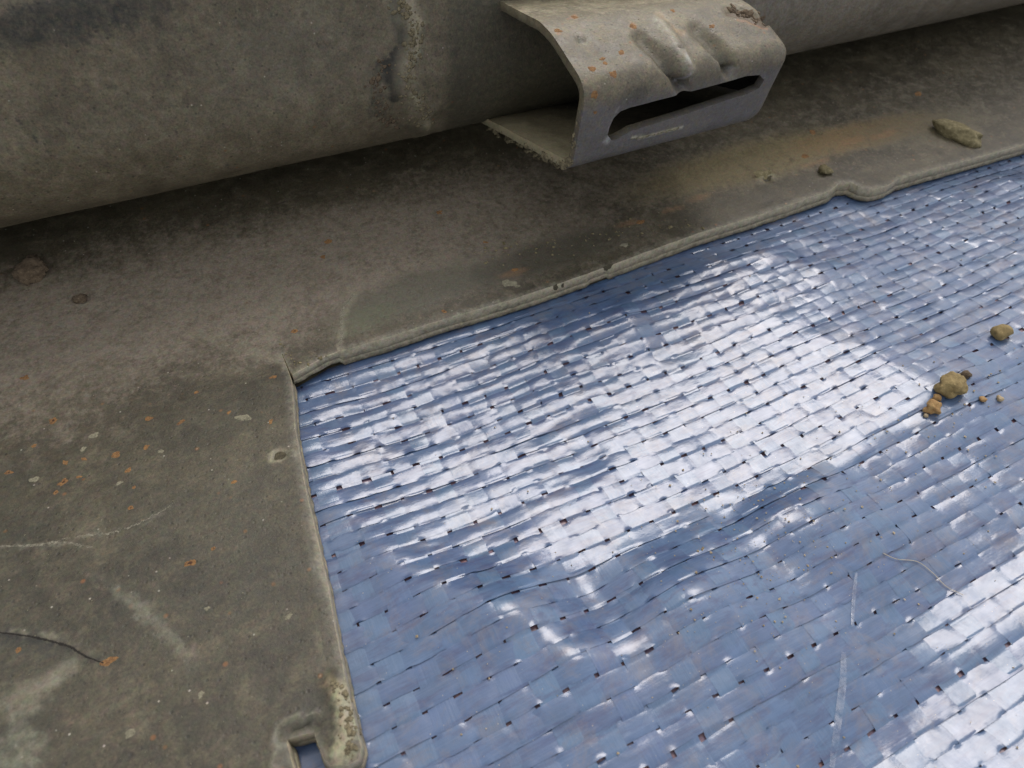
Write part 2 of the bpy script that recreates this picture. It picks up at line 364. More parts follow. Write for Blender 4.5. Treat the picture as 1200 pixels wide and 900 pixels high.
for j in range(NE):
    xs = np.arange(WX0 - 2, WX0 + NW * PW, .36); n = len(xs); K = 11
    t = np.linspace(-1, 1, K)
    cy = weft_cy(j, xs); wd = PE * (.494 + .014 * vn(xs / 5, 0 * xs + j, 41))
    ph = (xs - WX0) / PW; wave = np.cos(np.pi * (ph + j)); wv = np.tanh(wave * 2.2)
    ci = np.round(ph)
    X = np.repeat(xs[:, None], K, 1); Y = cy[:, None] + wd[:, None] * t[None]
    # each stretch between two warp tapes swells, tips and puckers in its own way
    mid = np.abs(np.sin(np.pi * ph)) ** 6                      # over the open mesh between two warp tapes
    wd = wd - PE * .085 * mid * np.maximum(0, vn(ph * 1.0, 0 * xs + j * 3.3, 54) - .05)
    Y = cy[:, None] + wd[:, None] * t[None]
    curl = -.04 * (np.abs(t[None]) ** 6) + .26 * mid[:, None] * np.abs(t[None]) ** 3 * vn(X / 2.5, t[None] * 2 + j * 3.0, 63)
    Z = hbase(X, Y) + rowform(X, t[None], j) + AMP * wv[:, None] + curl + pucker(X, Y) + .22
    Z = np.where(Y > 96, np.minimum(Z, hbase(X, Y) + .4), Z)
    mesh('weft_tape', np.stack([X, Y, Z], -1), grid_faces(n, K), M_weft, tarp)
for i in range(NW):
    ys = np.arange(WY0 - 2, WY0 + NE * PE, .36); n = len(ys); K = 9
    t = np.linspace(-1, 1, K)
    cx = warp_cx(i, ys); wd = PW * (.405 + .045 * vn(ys / 6, 0 * ys + i, 42))
    ph = (ys - WY0) / PE; wave = -np.cos(np.pi * (ph + i)); wv = np.tanh(wave * 2.2)
    X = cx[:, None] + wd[:, None] * t[None]; Y = np.repeat(ys[:, None], K, 1)
    r1 = vn(ys / 4.5, 0 * ys + i * 7.3, 71)
    jr = np.round((Y - WY0) / PE); tr = np.clip((Y - WY0 - jr * PE - .40 * vn(X / 30, jr * 1.7, 31) - .16 * vn(X / 7, jr * 3.1, 32)) / (PE * .485), -1, 1)
    Z = hbase(X, Y) + rowform(X, tr, jr) + AMP * wv[:, None] - .02 * t[None] ** 2 + .03 * r1[:, None] * t[None] + pucker(X, Y) + .19
    mesh('warp_tape', np.stack([X, Y, Z], -1), grid_faces(n, K), M_warp, tarp)
bx = np.concatenate([[-500, -300, -150], gx[::2], [360, 500, 700]]); by = np.concatenate([[-500, -300, -120], gy[::2], [220, 400, 600]])
BX, BY = np.meshgrid(bx, by, indexing='ij')
mesh('backing_film', np.stack([BX, BY, np.where((BX > GX0) & (BX < GX1) & (BY > GY0) & (BY < GY1), hbase(BX, BY), 0) - .30], -1), grid_faces(len(bx), len(by)), M_film, tarp)

# ------------------------------------------------------------------ the metal part
part = root('metal_beam_section', (60, 140, 0.4), 'weathered grey metal beam with flat notched flange and slotted bracket lying on blue tarpaulin', 'metal part')

def cdt_sheet(outline, holes, step, fine_box=None, coarse=4.0):
    """triangulate outline minus holes with an even scatter of inner points; returns 2d points, tris, border loops"""
    def dens(p, st):
        q = []
        for a, b in zip(p, p[1:] + p[:1]):
            L = math.dist(a, b); k = max(1, int(L / st))
            q += [(a[0] + (b[0] - a[0]) * m / k, a[1] + (b[1] - a[1]) * m / k) for m in range(k)]
        return q
    loops = [dens(outline, step)] + [dens(h, step * .8) for h in holes]
    xs = [p[0] for p in outline]; ys = [p[1] for p in outline]
    pts = []
    def fill(x0, x1, y0, y1, st, skip=None):
        a, b = np.meshgrid(np.arange(x0, x1, st), np.arange(y0, y1, st * .87), indexing='ij')
        a = a + (np.arange(b.shape[1]) % 2)[None] * st * .5
        a = a + RNG.uniform(-.12, .12, a.shape) * st; b = b + RNG.uniform(-.12, .12, b.shape) * st
        a, b = a.ravel(), b.ravel()
        if skip: k = ~((a > skip[0]) & (a < skip[1]) & (b > skip[2]) & (b < skip[3])); a, b = a[k], b[k]
        k = in_poly(a, b, outline)
        for h in holes: k &= ~in_poly(a, b, h)
        a, b = a[k], b[k]
        L = [seg_dist(a, b, lp + lp[:1])[0] for lp in [outline] + holes]
        k = np.min(L, 0) > st * .45
        return list(zip(a[k].tolist(), b[k].tolist()))
    if fine_box:
        fb = fine_box; pts += fill(fb[0], fb[1], fb[2], fb[3], step)
        pts += fill(min(xs), max(xs), min(ys), max(ys), coarse, fb)
    else: pts += fill(min(xs), max(xs), min(ys), max(ys), step)
    V = []; E = []; loops_i = []
    for lp in loops:
        s0 = len(V); V += lp; idx = list(range(s0, len(V))); loops_i.append(idx)
        E += [(idx[k], idx[(k + 1) % len(idx)]) for k in range(len(idx))]
    V += pts
    r = geometry.delaunay_2d_cdt([Vector(p) for p in V], E, [], 0, 1e-6, True)
    P2 = np.array([tuple(p) for p in r[0]]); T = np.array([tuple(f) for f in r[2] if len(f) == 3])
    orig = {}
    for k, o in enumerate(r[3]):
        for q in o: orig[q] = k
    loops_o = [[orig[k] for k in idx] for idx in loops_i]
    c = P2[T].mean(1); ok = in_poly(c[:, 0], c[:, 1], outline)
    for h in holes: ok &= ~in_poly(c[:, 0], c[:, 1], h)
    T = T[ok]
    d1 = P2[T[:, 1]] - P2[T[:, 0]]; d2 = P2[T[:, 2]] - P2[T[:, 0]]
    fl = d1[:, 0] * d2[:, 1] - d1[:, 1] * d2[:, 0] < 0; T[fl] = T[fl][:, ::-1]
    return P2, T, loops_o

# --- flange plate
ZT = 4.4
def top(px, py, z=ZT): p = onz(px, py, z); return (float(p[0]), float(p[1]))
edge_px = [(343, 438), (380, 417), (395, 412), (450, 396), (520, 373), (600, 350), (660, 330), (700, 316), (760, 294), (820, 272), (880, 254), (930, 237), (972, 223),
           (977, 219), (983, 214), (997, 213), (1009, 219), (1022, 221), (1040, 217), (1054, 208), (1120, 190), (1200, 168)]
foot_px = [(1201, 168)]
lobe_px = [(339, 432), (331, 414), (330, 415), (337, 433), (341, 446), (345, 500), (357, 570), (368, 620), (382, 680), (393, 740), (405, 800), (417, 850), (423, 876), (420, 890), (408, 897), (388, 897), (379, 889), (367, 856), (334, 864), (345, 905), (362, 1000)]
o_ = [top(*p) for p in edge_px]; l_ = [top(*p) for p in lobe_px]
outline = list(reversed(o_))                           # right to left along the front edge
outline = [(430.0, outline[0][1] - 5), (240.0, outline[0][1] - 1)] + outline + l_ + [(l_[-1][0], -40.0), (-160.0, -40.0), (-160.0, 235.0), (430.0, 235.0)]
P2, T, loops = cdt_sheet([tuple(p) for p in outline], [], .85, (-66, 262, 16, 186), 5.0)
x, y = P2[:, 0], P2[:, 1]
def plate_z(x, y):
    r = np.clip((y - 102) / 69, 0, 1.2)
    z = ZT + 7.5 * r ** 1.6 + 13 * sst(172, 200, y) + .28 * fbm(x / 40, y / 28, 91) + .05 * fbm(x / 5, y / 5, 92)
    return z
z = plate_z(x, y)
# distance to the cut edges: rounded arris
ed, _ = seg_dist(x, y, [tuple(p) for p in outline] + [tuple(outline[0])])
z -= .22 * (1 - sst(0, .9, ed)) ** 2 * (1 + .5 * fbm(x / 2, y / 2, 93))
pl = Paint(np.stack([x, y, z], -1))
pale, rust_c, darkc, olive, brown = (.27, .25, .18), (.30, .13, .045), (.022, .020, .014), (.13, .115, .055), (.14, .10, .06)
PX, PY = pl.px, pl.py
# the rising web is browner than the dull green flange
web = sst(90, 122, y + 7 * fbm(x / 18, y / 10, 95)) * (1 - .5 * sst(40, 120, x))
pl.put(.80 * web * (1 - .85 * sst(136, 164, y + 5 * fbm(x / 22, y / 12, 94))), (.235, .195, .142))  # brown dust, also lightening the web; faded under the tube as painted shade
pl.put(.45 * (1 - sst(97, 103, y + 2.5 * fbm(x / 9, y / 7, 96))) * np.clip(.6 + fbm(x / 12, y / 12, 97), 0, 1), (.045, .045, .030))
# brownish growth along the right part of the web
pl.blob(880, 190, 190, 34, (.21, .165, .075), .72, -14, 3); pl.blob(1010, 158, 120, 22, (.23, .15, .065), .65, -12, 3)
pl.blob(640, 300, 150, 26, (.060, .055, .036), .7, -17, 4); pl.blob(1080, 150, 110, 30, (.12, .105, .055), .5, -8, 4)
pl.blob(480, 345, 130, 34, (.075, .075, .050), .6, -20, 4)
pl.blob(430, 375, 60, 20, (.11, .115, .065), .5, -20, 3)
for q in [(735, 262), (790, 245), (1000, 165), (1035, 158), (960, 190), (1110, 150), (820, 232), (602, 320)]:
    pl.blob(*q, 22, 5, (.30, .16, .07), .35, -15, 1.2)
# pale drag marks near the corner, cloudy limescale on the flange
pl.line([(330, 300), (322, 345), (318, 400)], 9, (.20, .18, .125), .5, 1, 1.5)
pl.line([(415, 345), (402, 370), (398, 412)], 4, (.24, .22, .15), .6, 1, .5)
pl.line([(240, 395), (300, 410), (338, 428)], 10, (.20, .18, .12), .35, 1, 1.2)
pl.line([(60, 640), (120, 625), (170, 612), (205, 590)], 3, pale, .35, 1, .7)
pl.line([(0, 641), (70, 638), (110, 642)], 2.5, pale, .4, 1, .6)
pl.line([(135, 690), (165, 715), (200, 745), (225, 775)], 13, (.19, .18, .125), .5, 1, 2.2)
pl.line([(95, 665), (140, 690)], 9, (.17, .16, .12), .3, 1, 2)
pl.blob(35, 815, 60, 26, (.23, .21, .14), .5, -35, 5); pl.blob(22, 880, 45, 40, (.20, .195, .135), .5, -20, 6)
pl.blob(70, 790, 45, 14, (.21, .19, .13), .5, -40, 4); pl.blob(225, 765, 28, 10, (.17, .13, .085), .45, -20, 3)
pl.blob(90, 842, 22, 12, (.21, .15, .09), .4, 0, 2)
pl.blob(30, 750, 70, 20, (.030, .030, .022), .55, 15, 4)
pl.line([(0, 741), (30, 745), (62, 752), (82, 760), (100, 770), (120, 776)], 5, (.018, .015, .010), .7, .8, .35, 0)
pl.line([(8, 737), (62, 746), (88, 753), (108, 765)], 4, (.20, .18, .12), .6, 1, 1.2, 0)
# chipped spot by the flange edge: sunken, pale rim
pl.blob(327, 535, 20, 14, (.26, .235, .15), .9, -25, 2.0, .15); pl.blob(329, 534, 12, 8, (.085, .075, .045), .95, -25, 1.2, -.35)
pl.blob(897, 208, 17, 6, (.24, .21, .12), .8, -10, 1, .35); pl.blob(899, 210, 6, 3, (.04, .035, .02), .9, 0, .5, -.8)
for q in [(651, 337, 6), (660, 334, 3), (634, 345, 4), (712, 313, 5)]: pl.blob(q[0], q[1], q[2], q[2] * .7, (.085, .075, .045), .85, 0, .5)
# foot of the flange: swollen and pale; recess round the small notch
d, _ = seg_dist(PX, PY, [(398, 800), (408, 850), (405, 885)]); pl.z += .9 * (1 - sst(0, 26, d)) * (PY > 780)
pl.line([(402, 812), (410, 850), (398, 886)], 17, (.36, .33, .20), .85, 1, 1.6); pl.blob(386, 800, 22, 14, (.25, .19, .10), .5, 30, 3)
pl.line([(372, 745), (384, 800)], 8, (.17, .15, .095), .45, 1, 1.2)
pl.line([(322, 905), (322, 862), (332, 846), (372, 836)], 6, (.19, .175, .12), .7, 1, .6, .3)
d, _ = seg_dist(PX, PY, [(332, 862), (340, 856), (366, 850)]); pl.z -= 1.0 * (1 - sst(3, 11, d)); pl.put(.7 * (1 - sst(4, 12, d)), (.05, .042, .026))
# worn stretch on the flange edge
pl.line([(366, 605), (373, 655), (384, 690)], 7, (.18, .165, .11), .75, .6, .5, -.5)
# bright worn arris
pl.put(.5 * (1 - sst(.2, 1.2, ed + .35 * fbm(x / 2, y / 2, 98))) , (.22, .20, .14))
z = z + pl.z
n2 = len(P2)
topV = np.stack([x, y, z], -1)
# underside and edge walls, the lower rim ragged like a moulding flash
out = []
for lp in loops:
    L = P2[lp]; nrm = np.roll(L, -1, 0) - np.roll(L, 1, 0); nrm = np.stack([nrm[:, 1], -nrm[:, 0]], 1); nrm /= np.linalg.norm(nrm, axis=1, keepdims=True) + 1e-9
    c = L + nrm * .3
    if in_poly(c[:, 0], c[:, 1], [tuple(p) for p in outline]).mean() > .5: nrm = -nrm
    out.append(nrm)
ringsV = []; ringsF = []; ringS = []; base = 0
lp = loops[0]; L = P2[lp]; nr = out[0]; zt = z[lp]; m = len(lp)
s_ = np.arange(m) * .85
pxl, pyl = proj(np.stack([L[:, 0], L[:, 1], zt], -1))
rag = .35 * vn(s_ / 1.3, 0 * s_, 99) + .5 * vn(s_ / 6, 0 * s_, 100)
bot = .55 + .25 * rag
bot = np.where((pxl > 342) & (pxl < 398) & (pyl < 440), 1.7, bot)
bot = np.where((pxl > 690) & (pxl < 712) & (pyl < 330), 1.3, bot)
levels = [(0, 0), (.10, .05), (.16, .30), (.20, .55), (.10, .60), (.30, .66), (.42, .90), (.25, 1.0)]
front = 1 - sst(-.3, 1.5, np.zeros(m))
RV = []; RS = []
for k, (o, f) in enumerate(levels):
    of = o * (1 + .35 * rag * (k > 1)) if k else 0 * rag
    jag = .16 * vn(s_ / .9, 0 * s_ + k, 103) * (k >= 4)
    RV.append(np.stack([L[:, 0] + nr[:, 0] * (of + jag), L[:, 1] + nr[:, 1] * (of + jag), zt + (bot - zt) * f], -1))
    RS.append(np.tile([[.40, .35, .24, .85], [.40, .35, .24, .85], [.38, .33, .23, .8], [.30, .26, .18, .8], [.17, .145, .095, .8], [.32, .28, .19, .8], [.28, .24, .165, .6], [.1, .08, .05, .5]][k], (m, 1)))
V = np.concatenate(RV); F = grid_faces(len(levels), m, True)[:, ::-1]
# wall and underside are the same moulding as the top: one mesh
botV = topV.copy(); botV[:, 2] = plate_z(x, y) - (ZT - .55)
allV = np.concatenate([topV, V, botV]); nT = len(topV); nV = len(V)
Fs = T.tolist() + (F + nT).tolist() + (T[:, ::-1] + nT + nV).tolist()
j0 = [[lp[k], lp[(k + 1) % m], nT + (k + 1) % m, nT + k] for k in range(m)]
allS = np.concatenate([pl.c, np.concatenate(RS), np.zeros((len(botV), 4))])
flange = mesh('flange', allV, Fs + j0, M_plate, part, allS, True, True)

# --- tube: rounded belly, nearly upright face
def tube_profile():
    c = np.array([150 + .479 * 22, 19.5 + .878 * 22]); pts = []
    for a in np.linspace(-150, 0, 64): pts.append((c[0] - 22 * math.cos(math.radians(a)), c[1] + 22 * math.sin(math.radians(a))))
    pts = pts[:]                                        # angle -150: behind and below; 0: front
    fx_, fz = pts[-1]
    for k in range(1, 21): pts.append((fx_ + k * .06, fz + k * 1.0))
    c2 = (pts[-1][0] + 8, pts[-1][1])
    for a in np.linspace(0, 90, 16)[1:]: pts.append((c2[0] - 8 * math.cos(math.radians(a)), c2[1] + 8 * math.sin(math.radians(a))))
    for yq in np.linspace(c2[0] + 4, 205, 8): pts.append((yq, c2[1] + 8))
    for zq in np.linspace(c2[1] + 2, 22, 10): pts.append((209, zq))
    for yq in np.linspace(205, pts[0][0] + 2, 6): pts.append((yq, 20))
    return pts
tp = tube_profile(); xsT = np.concatenate([np.arange(-260, -70, 6.0), np.arange(-70, 262, .9), np.arange(262, 420, 6.0)])
nx, npf = len(xsT), len(tp); tp = np.array(tp)
TX = np.repeat(xsT[:, None], npf, 1); TY = np.repeat(tp[None, :, 0], nx, 0); TZ = np.repeat(tp[None, :, 1], nx, 0)
tn = np.roll(tp, -1, 0) - np.roll(tp, 1, 0); tn = np.stack([-tn[:, 1], tn[:, 0]], 1); tn /= np.linalg.norm(tn, axis=1, keepdims=True)
if tn[50][0] > 0: tn = -tn
TP = np.stack([TX, TY, TZ], -1).reshape(-1, 3); tb = Paint(TP); TXf = TX.ravel()
seam = [(468, -20), (484, 20), (488, 45), (478, 75), (480, 105), (492, 128), (498, 150)]
d, _ = seg_dist(tb.px, tb.py, seam)
tb.put(.72 * sst(4, 30, tb.px - 505) * (tb.px < 700), (.060, .056, .036))  # darker olive right of the seam, with shade in the bracket's hollow painted in
tb.line([(455, 60), (440, 95), (442, 130)], 15, (.045, .042, .030), .55, 1, 2.5)
tb.line([(466, -20), (470, 50), (458, 75), (464, 115)], 12, (.028, .026, .018), .9, 1, 2.2)
tb.line(seam, 22, (.20, .175, .115), .6, 1, 2.6, .22); tb.line([(q[0] + 2, q[1]) for q in seam], 7, (.34, .30, .20), .7, 1, 2.0, .2)
tb.line([(492, 40), (497, 90)], 4, (.16, .14, .095), .6, 1, .6)
tb.line([(444, 130), (470, 148), (496, 152)], 6, (.06, .05, .03), .6, 1, 1)
tb.line([(455, 10), (462, 40), (430, 70), (425, 100)], 8, (.19, .175, .12), .35, 1, 2.2, .25)
tb.line([(183, -10), (188, 40), (196, 90), (207, 160)], 1.8, (.05, .048, .038), .55, 1, .25, -.05)
tb.blob(386, 45, 9, 7, (.22, .19, .11), .8, 30, .7, .4); tb.blob(384, 40, 5, 2.5, (.05, .03, .02), .9, 50, .4)
tb.blob(110, 62, 5, 3, (.20, .12, .08), .7, 0, .5); tb.blob(48, 148, 7, 4, (.21, .17, .10), .7, 0, .6)
tb.line([(20, 140), (38, 160), (55, 178)], 1.6, (.03, .03, .025), .7, 1, .2)
tb.line([(30, 45), (60, 45), (84, 52)], 3, (.035, .033, .026), .6, 1, .5); tb.blob(130, 102, 6, 4, (.04, .04, .03), .6, 0, .8)
tb.blob(267, 194, 6, 5, (.04, .04, .032), .6, 0, .8)
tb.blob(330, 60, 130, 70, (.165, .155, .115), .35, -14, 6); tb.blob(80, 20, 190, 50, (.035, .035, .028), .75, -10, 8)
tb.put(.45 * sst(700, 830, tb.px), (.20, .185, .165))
disp = (tb.z + .12 * fbm(TXf / 14, TZ.ravel() / 14, 111)).reshape(nx, npf)
TY = TY + disp * tn[None, :, 0]; TZ = TZ + disp * tn[None, :, 1]
Fq = grid_faces(nx, npf, True)[:, ::-1].tolist() + [list(range(npf)), list(range((nx - 1) * npf, nx * npf))[::-1]]
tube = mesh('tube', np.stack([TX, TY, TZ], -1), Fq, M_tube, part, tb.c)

# --- bracket: bent strap with a slot, open at the left, rounded over at the right
BX0, BX1 = 66.1, 120.0
PL = [(143, 50.0), (119.2, 52.2), (103.1, 46.6), (106.3, 28.6), (150.5, 19.2)]
PR = [(143, 46.5), (121.0, 49.6), (105.6, 44.3), (109.6, 27.2), (150.5, 17.0)]
def rounded(pf, rad):
    pf = [np.array(p, float) for p in pf]; pts = [pf[0]]; par = [0.0]
    for k in range(1, len(pf) - 1):
        a, b, c = pf[k - 1], pf[k], pf[k + 1]; r = rad[k - 1]
        p0 = b + (a - b) / np.linalg.norm(a - b) * r; p1 = b + (c - b) / np.linalg.norm(c - b) * r
        for t in np.linspace(0, 1, 9):
            pts.append((1 - t) ** 2 * p0 + 2 * t * (1 - t) * b + t * t * p1); par.append(k + (t - .5) * .36)
    pts.append(pf[-1]); par.append(len(pf) - 1.0)
    return np.array(pts), np.array(par)
RAD = [5.0, 4.2, 3.2]
pL, par = rounded(PL, RAD); pR, _ = rounded(PR, RAD)
segmm = [24.0, 17.0, 18.0, 45.0]; cum = np.concatenate([[0], np.cumsum(segmm)])
smm = np.interp(par, range(5), cum)                    # profile parameter in mm
def bmap(xx, ss, inset=None):
    xx = np.asarray(xx, float); ss = np.asarray(ss, float)
    f = np.clip((xx - BX0) / 50.4, 0, 1.2)
    yl, zl = np.interp(ss, smm, pL[:, 0]), np.interp(ss, smm, pL[:, 1]); yr, zr = np.interp(ss, smm, pR[:, 0]), np.interp(ss, smm, pR[:, 1])
    yy = yl * (1 - f) + yr * f; zz = zl * (1 - f) + zr * f
    def tan(q): return np.interp(q, smm, pL[:, 0]), np.interp(q, smm, pL[:, 1])
    a, b = tan(np.clip(ss - .7, 0, 104)), tan(np.clip(ss + .7, 0, 104)); ty, tz = b[0] - a[0], b[1] - a[1]; L = np.hypot(ty, tz) + 1e-9
    ny, nz = tz / L, -ty / L                           # outward normal
    R = 6.0; t = np.clip((xx - (BX1 - R)) / R, 0, 1); ins = R * (1 - np.sqrt(np.maximum(0, 1 - t * t)))
    ins = ins * sst(2, 20, ss) * sst(2, 20, 104 - ss)
    if inset is not None: ins = ins + inset
    yy = yy - ny * ins; zz = zz - nz * ins
    return np.stack([xx, yy, zz], -1)
ug, sg = np.meshgrid(np.linspace(BX0, BX1 - .3, 120), np.linspace(0, 104, 240), indexing='ij')
bpx, bpq = proj(bmap(ug, sg))
def p2s(px, py, lo=0, hi=60):
    d = np.hypot(bpx - px, bpq - py) + 1e4 * ((sg < lo) | (sg > hi)); k = np.unravel_index(np.argmin(d), d.shape); return (float(ug[k]), float(sg[k]))
slot_px = [(713, 158), (714, 149), (719, 139), (727, 131), (738, 126), (788, 113), (850, 96), (876, 89), (890, 89), (896, 94), (890, 104), (874, 111), (852, 118), (800, 135), (740, 154), (722, 163), (716, 164)]
slot = [p2s(px, py, 36, 64) for px, py in slot_px]; slot = [(min(q[0], BX1 - 6.2), q[1]) for q in slot]
slot = [q for k, q in enumerate(slot) if k == 0 or math.dist(q, slot[k - 1]) > .3]
so_ = [(BX0, 0.0), (BX1 - .15, 0.0), (BX1 - .15, 104.0), (BX0, 104.0)]
Q2, QT, qloops = cdt_sheet(so_, [slot], .75)
ux, us = Q2[:, 0], Q2[:, 1]
O = bmap(ux, us)
br = Paint(O)
# two gouges with a raised nub between them; shade and highlight also painted on
def gouge(pts, wd, depth, col=None, k=.7):
    d, pos = seg_dist(br.px, br.py, pts); m = 1 - sst(0, wd, d + .12 * br.j * 3); m = m * (.35 + .65 * pos)
    br.z -= depth * m
    if col: br.put(k * m, col)
topside = (us < 45)
gouge([(750, 44), (770, 60), (787, 80), (799, 102)], 12, 3.0, (.055, .052, .028), .9)
gouge([(816, 34), (834, 50), (850, 66), (856, 82)], 13, 3.0, (.05, .05, .024), .95)
d, pos = seg_dist(br.px, br.py, [(770, 22), (785, 45), (799, 66), (806, 82)]); mm_ = 1 - sst(1, 12, d); br.z += mm_ * (.3 + 1.0 * pos); br.put(.5 * mm_, (.36, .33, .25))
br.line([(772, 17), (790, 30), (800, 38)], 5, (.30, .19, .09), .6, 1, .8, -.2)
br.blob(803, 72, 7, 4, (.50, .48, .42), .7, 60, .6); br.blob(797, 59, 3.5, 2.5, (.05, .04, .02), .9, 0, .2, -.6)
br.line([(808, 84), (800, 98), (792, 108)], 2, (.42, .40, .38), .55, 1, .3)
br.line([(864, 78), (860, 90)], 2, (.36, .34, .30), .5, 1, .3)
# pitted rusty patch near the far corner
br.line([(858, 14), (878, 17), (896, 26)], 9, (.085, .05, .02), .9, .5, 1.1, -.8); br.line([(862, 22), (882, 27), (898, 33)], 5, (.30, .15, .065), .7, 1, .8)
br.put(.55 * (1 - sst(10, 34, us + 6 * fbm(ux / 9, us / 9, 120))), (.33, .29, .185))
br.put(.55 * sst(42, 46, us), (.105, .098, .105)); br.put(.3 * sst(32, 44, us), (.15, .135, .12))  # front and bottom painted darker, standing in for shade
br.line([(740, 162), (765, 158), (790, 151), (800, 149)], 1.6, (.50, .46, .33), .8, .8, .3)
br.line([(715, 160), (711, 167)], 4, (.42, .40, .36), .6, 1, .4)
br.line([(724, 126), (719, 140), (712, 155)], 2, (.28, .27, .25), .5, 1, .4)
br.blob(682, 47, 7, 5, (.05, .045, .03), .8, 30, .6, -.6); br.blob(684, 50, 7, 3, (.33, .30, .20), .7, 10, .6)
br.blob(694, 27, 11, 5, (.10, .10, .07), .6, 0, 1)
for q in [(673, 20, 5), (654, 36, 6), (742, 30, 6), (729, 62, 5), (694, 80, 6), (719, 87, 5), (697, 110, 5), (706, 69, 4), (834, 30, 4)]:
    br.blob(q[0], q[1], q[2], q[2] * .75, rust_c, .75, 0, .4); br.blob(q[0], q[1], q[2] * .45, q[2] * .3, (.42, .33, .16), .7, 0, .2)
br.line([(655, 195), (630, 180), (600, 163), (566, 146)], 7, (.30, .27, .16), .7, 1, .9)
br.z += .10 * fbm(ux / 6, us / 6, 121) + .04 * fbm(ux / 1.5, us / 1.5, 122)
O = bmap(ux, us, -br.z); TH = 1.75
inn = bmap(np.minimum(ux, BX1 - 1.7), us, TH + .1 * fbm(ux / 3, us / 3, 123) - .4 * br.z)
nO = len(O); c3 = QT[:, ::1]
Fo = QT.tolist(); Fi = (QT[:, ::-1] + nO).tolist(); Fw = []
for lp in qloops:
    mloop = len(lp)
    Fw += [[lp[(k + 1) % mloop], lp[k], lp[k] + nO, lp[(k + 1) % mloop] + nO] for k in range(mloop)]
endring = [k for k in qloops[0] if abs(ux[k] - (BX1 - .15)) < .02]
endring.sort(key=lambda k: us[k])
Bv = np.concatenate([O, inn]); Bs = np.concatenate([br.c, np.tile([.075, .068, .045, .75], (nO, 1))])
# bottom leg inside painted lighter as if lit, crusted rim; hollow painted darker as shade
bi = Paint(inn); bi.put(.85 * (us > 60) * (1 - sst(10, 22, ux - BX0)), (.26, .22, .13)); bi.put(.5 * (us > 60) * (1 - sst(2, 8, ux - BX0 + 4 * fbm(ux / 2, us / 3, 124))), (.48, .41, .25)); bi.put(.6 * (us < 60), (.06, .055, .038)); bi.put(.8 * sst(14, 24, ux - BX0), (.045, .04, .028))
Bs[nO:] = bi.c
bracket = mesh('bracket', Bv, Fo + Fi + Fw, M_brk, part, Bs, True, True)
rc = np.array([bmap(BX1 - .15, float(us[k])) for k in endring]); cen = rc.mean(0) + [0.1, 0, 0]
mesh('end_cap', np.vstack([rc, cen]), [[k, k + 1, len(rc)] for k in range(len(rc) - 1)] + [[len(rc) - 1, 0, len(rc)]], M_brk, part)
bracket.data.set_sharp_from_angle(angle=math.radians(50)); flange.data.set_sharp_from_angle(angle=math.radians(55))

# ------------------------------------------------------------------ finding where a pixel of the photograph meets a surface
bpy.context.view_layer.update()
def bvh(o, off):
    me = o.data; v = [(vv.co / S + Vector(off)) for vv in me.vertices]; return BVHTree.FromPolygons(v, [tuple(p.vertices) for p in me.polygons])
_b = [bvh(o, part['base']) for o in (flange, tube, bracket)]
def hit(px, py):
    d = Vector(ray(px, py)); best = None
    for t in _b:
        r = t.ray_cast(Vector(CAMP), d)
        if r[0] is not None and (best is None or r[3] < best[2]): best = (np.array(r[0]), np.array(r[1]) * (1 if Vector(r[1]).dot(d) < 0 else -1), r[3])
    return best
def on_tarp(px, py):
    p = onz(px, py, 0)
    for _ in range(6): p = onz(px, py, float(hbase(p[0:1], p[1:2])[0]) + .25)
    return p

def lump(name, c, r, mat, nrm=(0, 0, 1), squash=.8, rough=.28, seed=0, stretch=(1, 1), ang=0, sub=3, parent=None, sink=.35, smooth=True):
    """an irregular stone or crumb, sunk a little in what it sits on"""
    bm = bmesh.new(); bmesh.ops.create_icosphere(bm, subdivisions=sub, radius=1)
    nv = Vector(nrm).normalized(); q = nv.to_track_quat('Z', 'Y').to_matrix(); ra = Matrix.Rotation(ang, 3, 'Z'); V = []
    off = Vector((seed * 3.7, seed * 1.3, seed * .7))
    for v in bm.verts:
        n_ = v.co.copy(); d = 1 + rough * mnoise.noise(n_ * 1.3 + off) * 1.6 + rough * .5 * mnoise.noise(n_ * 3.1 + off) + rough * .25 * mnoise.noise(n_ * 7 + off)
        # flattened faces, as on a chipped stone
        p = n_ * d; p = Vector((p.x * stretch[0], p.y * stretch[1], p.z * squash)) * r
        p = q @ (ra @ p); V.append(np.array(c) + np.array(p) + np.array(nv) * r * squash * (1 - sink) )
    F = [[vv.index for vv in f.verts] for f in bm.faces]; bm.free()
    return V, F
def thing_lump(name, px, py, rpx, mat, label, cat, on='tarp', group=None, **kw):
    if on == 'tarp': c = on_tarp(px, py); n = (0, 0, 1); dist = np.linalg.norm(c - CAMP)
    else: c, n, dist = hit(px, py)
    r = rpx * dist / FPX
    # the picture point is the lump's middle: step back down the ray's ground trace
    sq = kw.get('squash', .8); sk = kw.get('sink', .35)
    if on == 'tarp':
        hgt = r * sq * (1 - sk); d = ray(px, py); c = c - np.array([d[0], d[1], 0]) * hgt / -d[2]
    V, F = lump(name, c, r, mat, n, seed=px * .013 + py * .007, **kw)
    base = tuple(float(q) for q in c)
    o = mesh(name, np.array(V) - np.array(base), F, mat, None); o.location = Vector(base) * S
    return tag(o, label, cat, group)

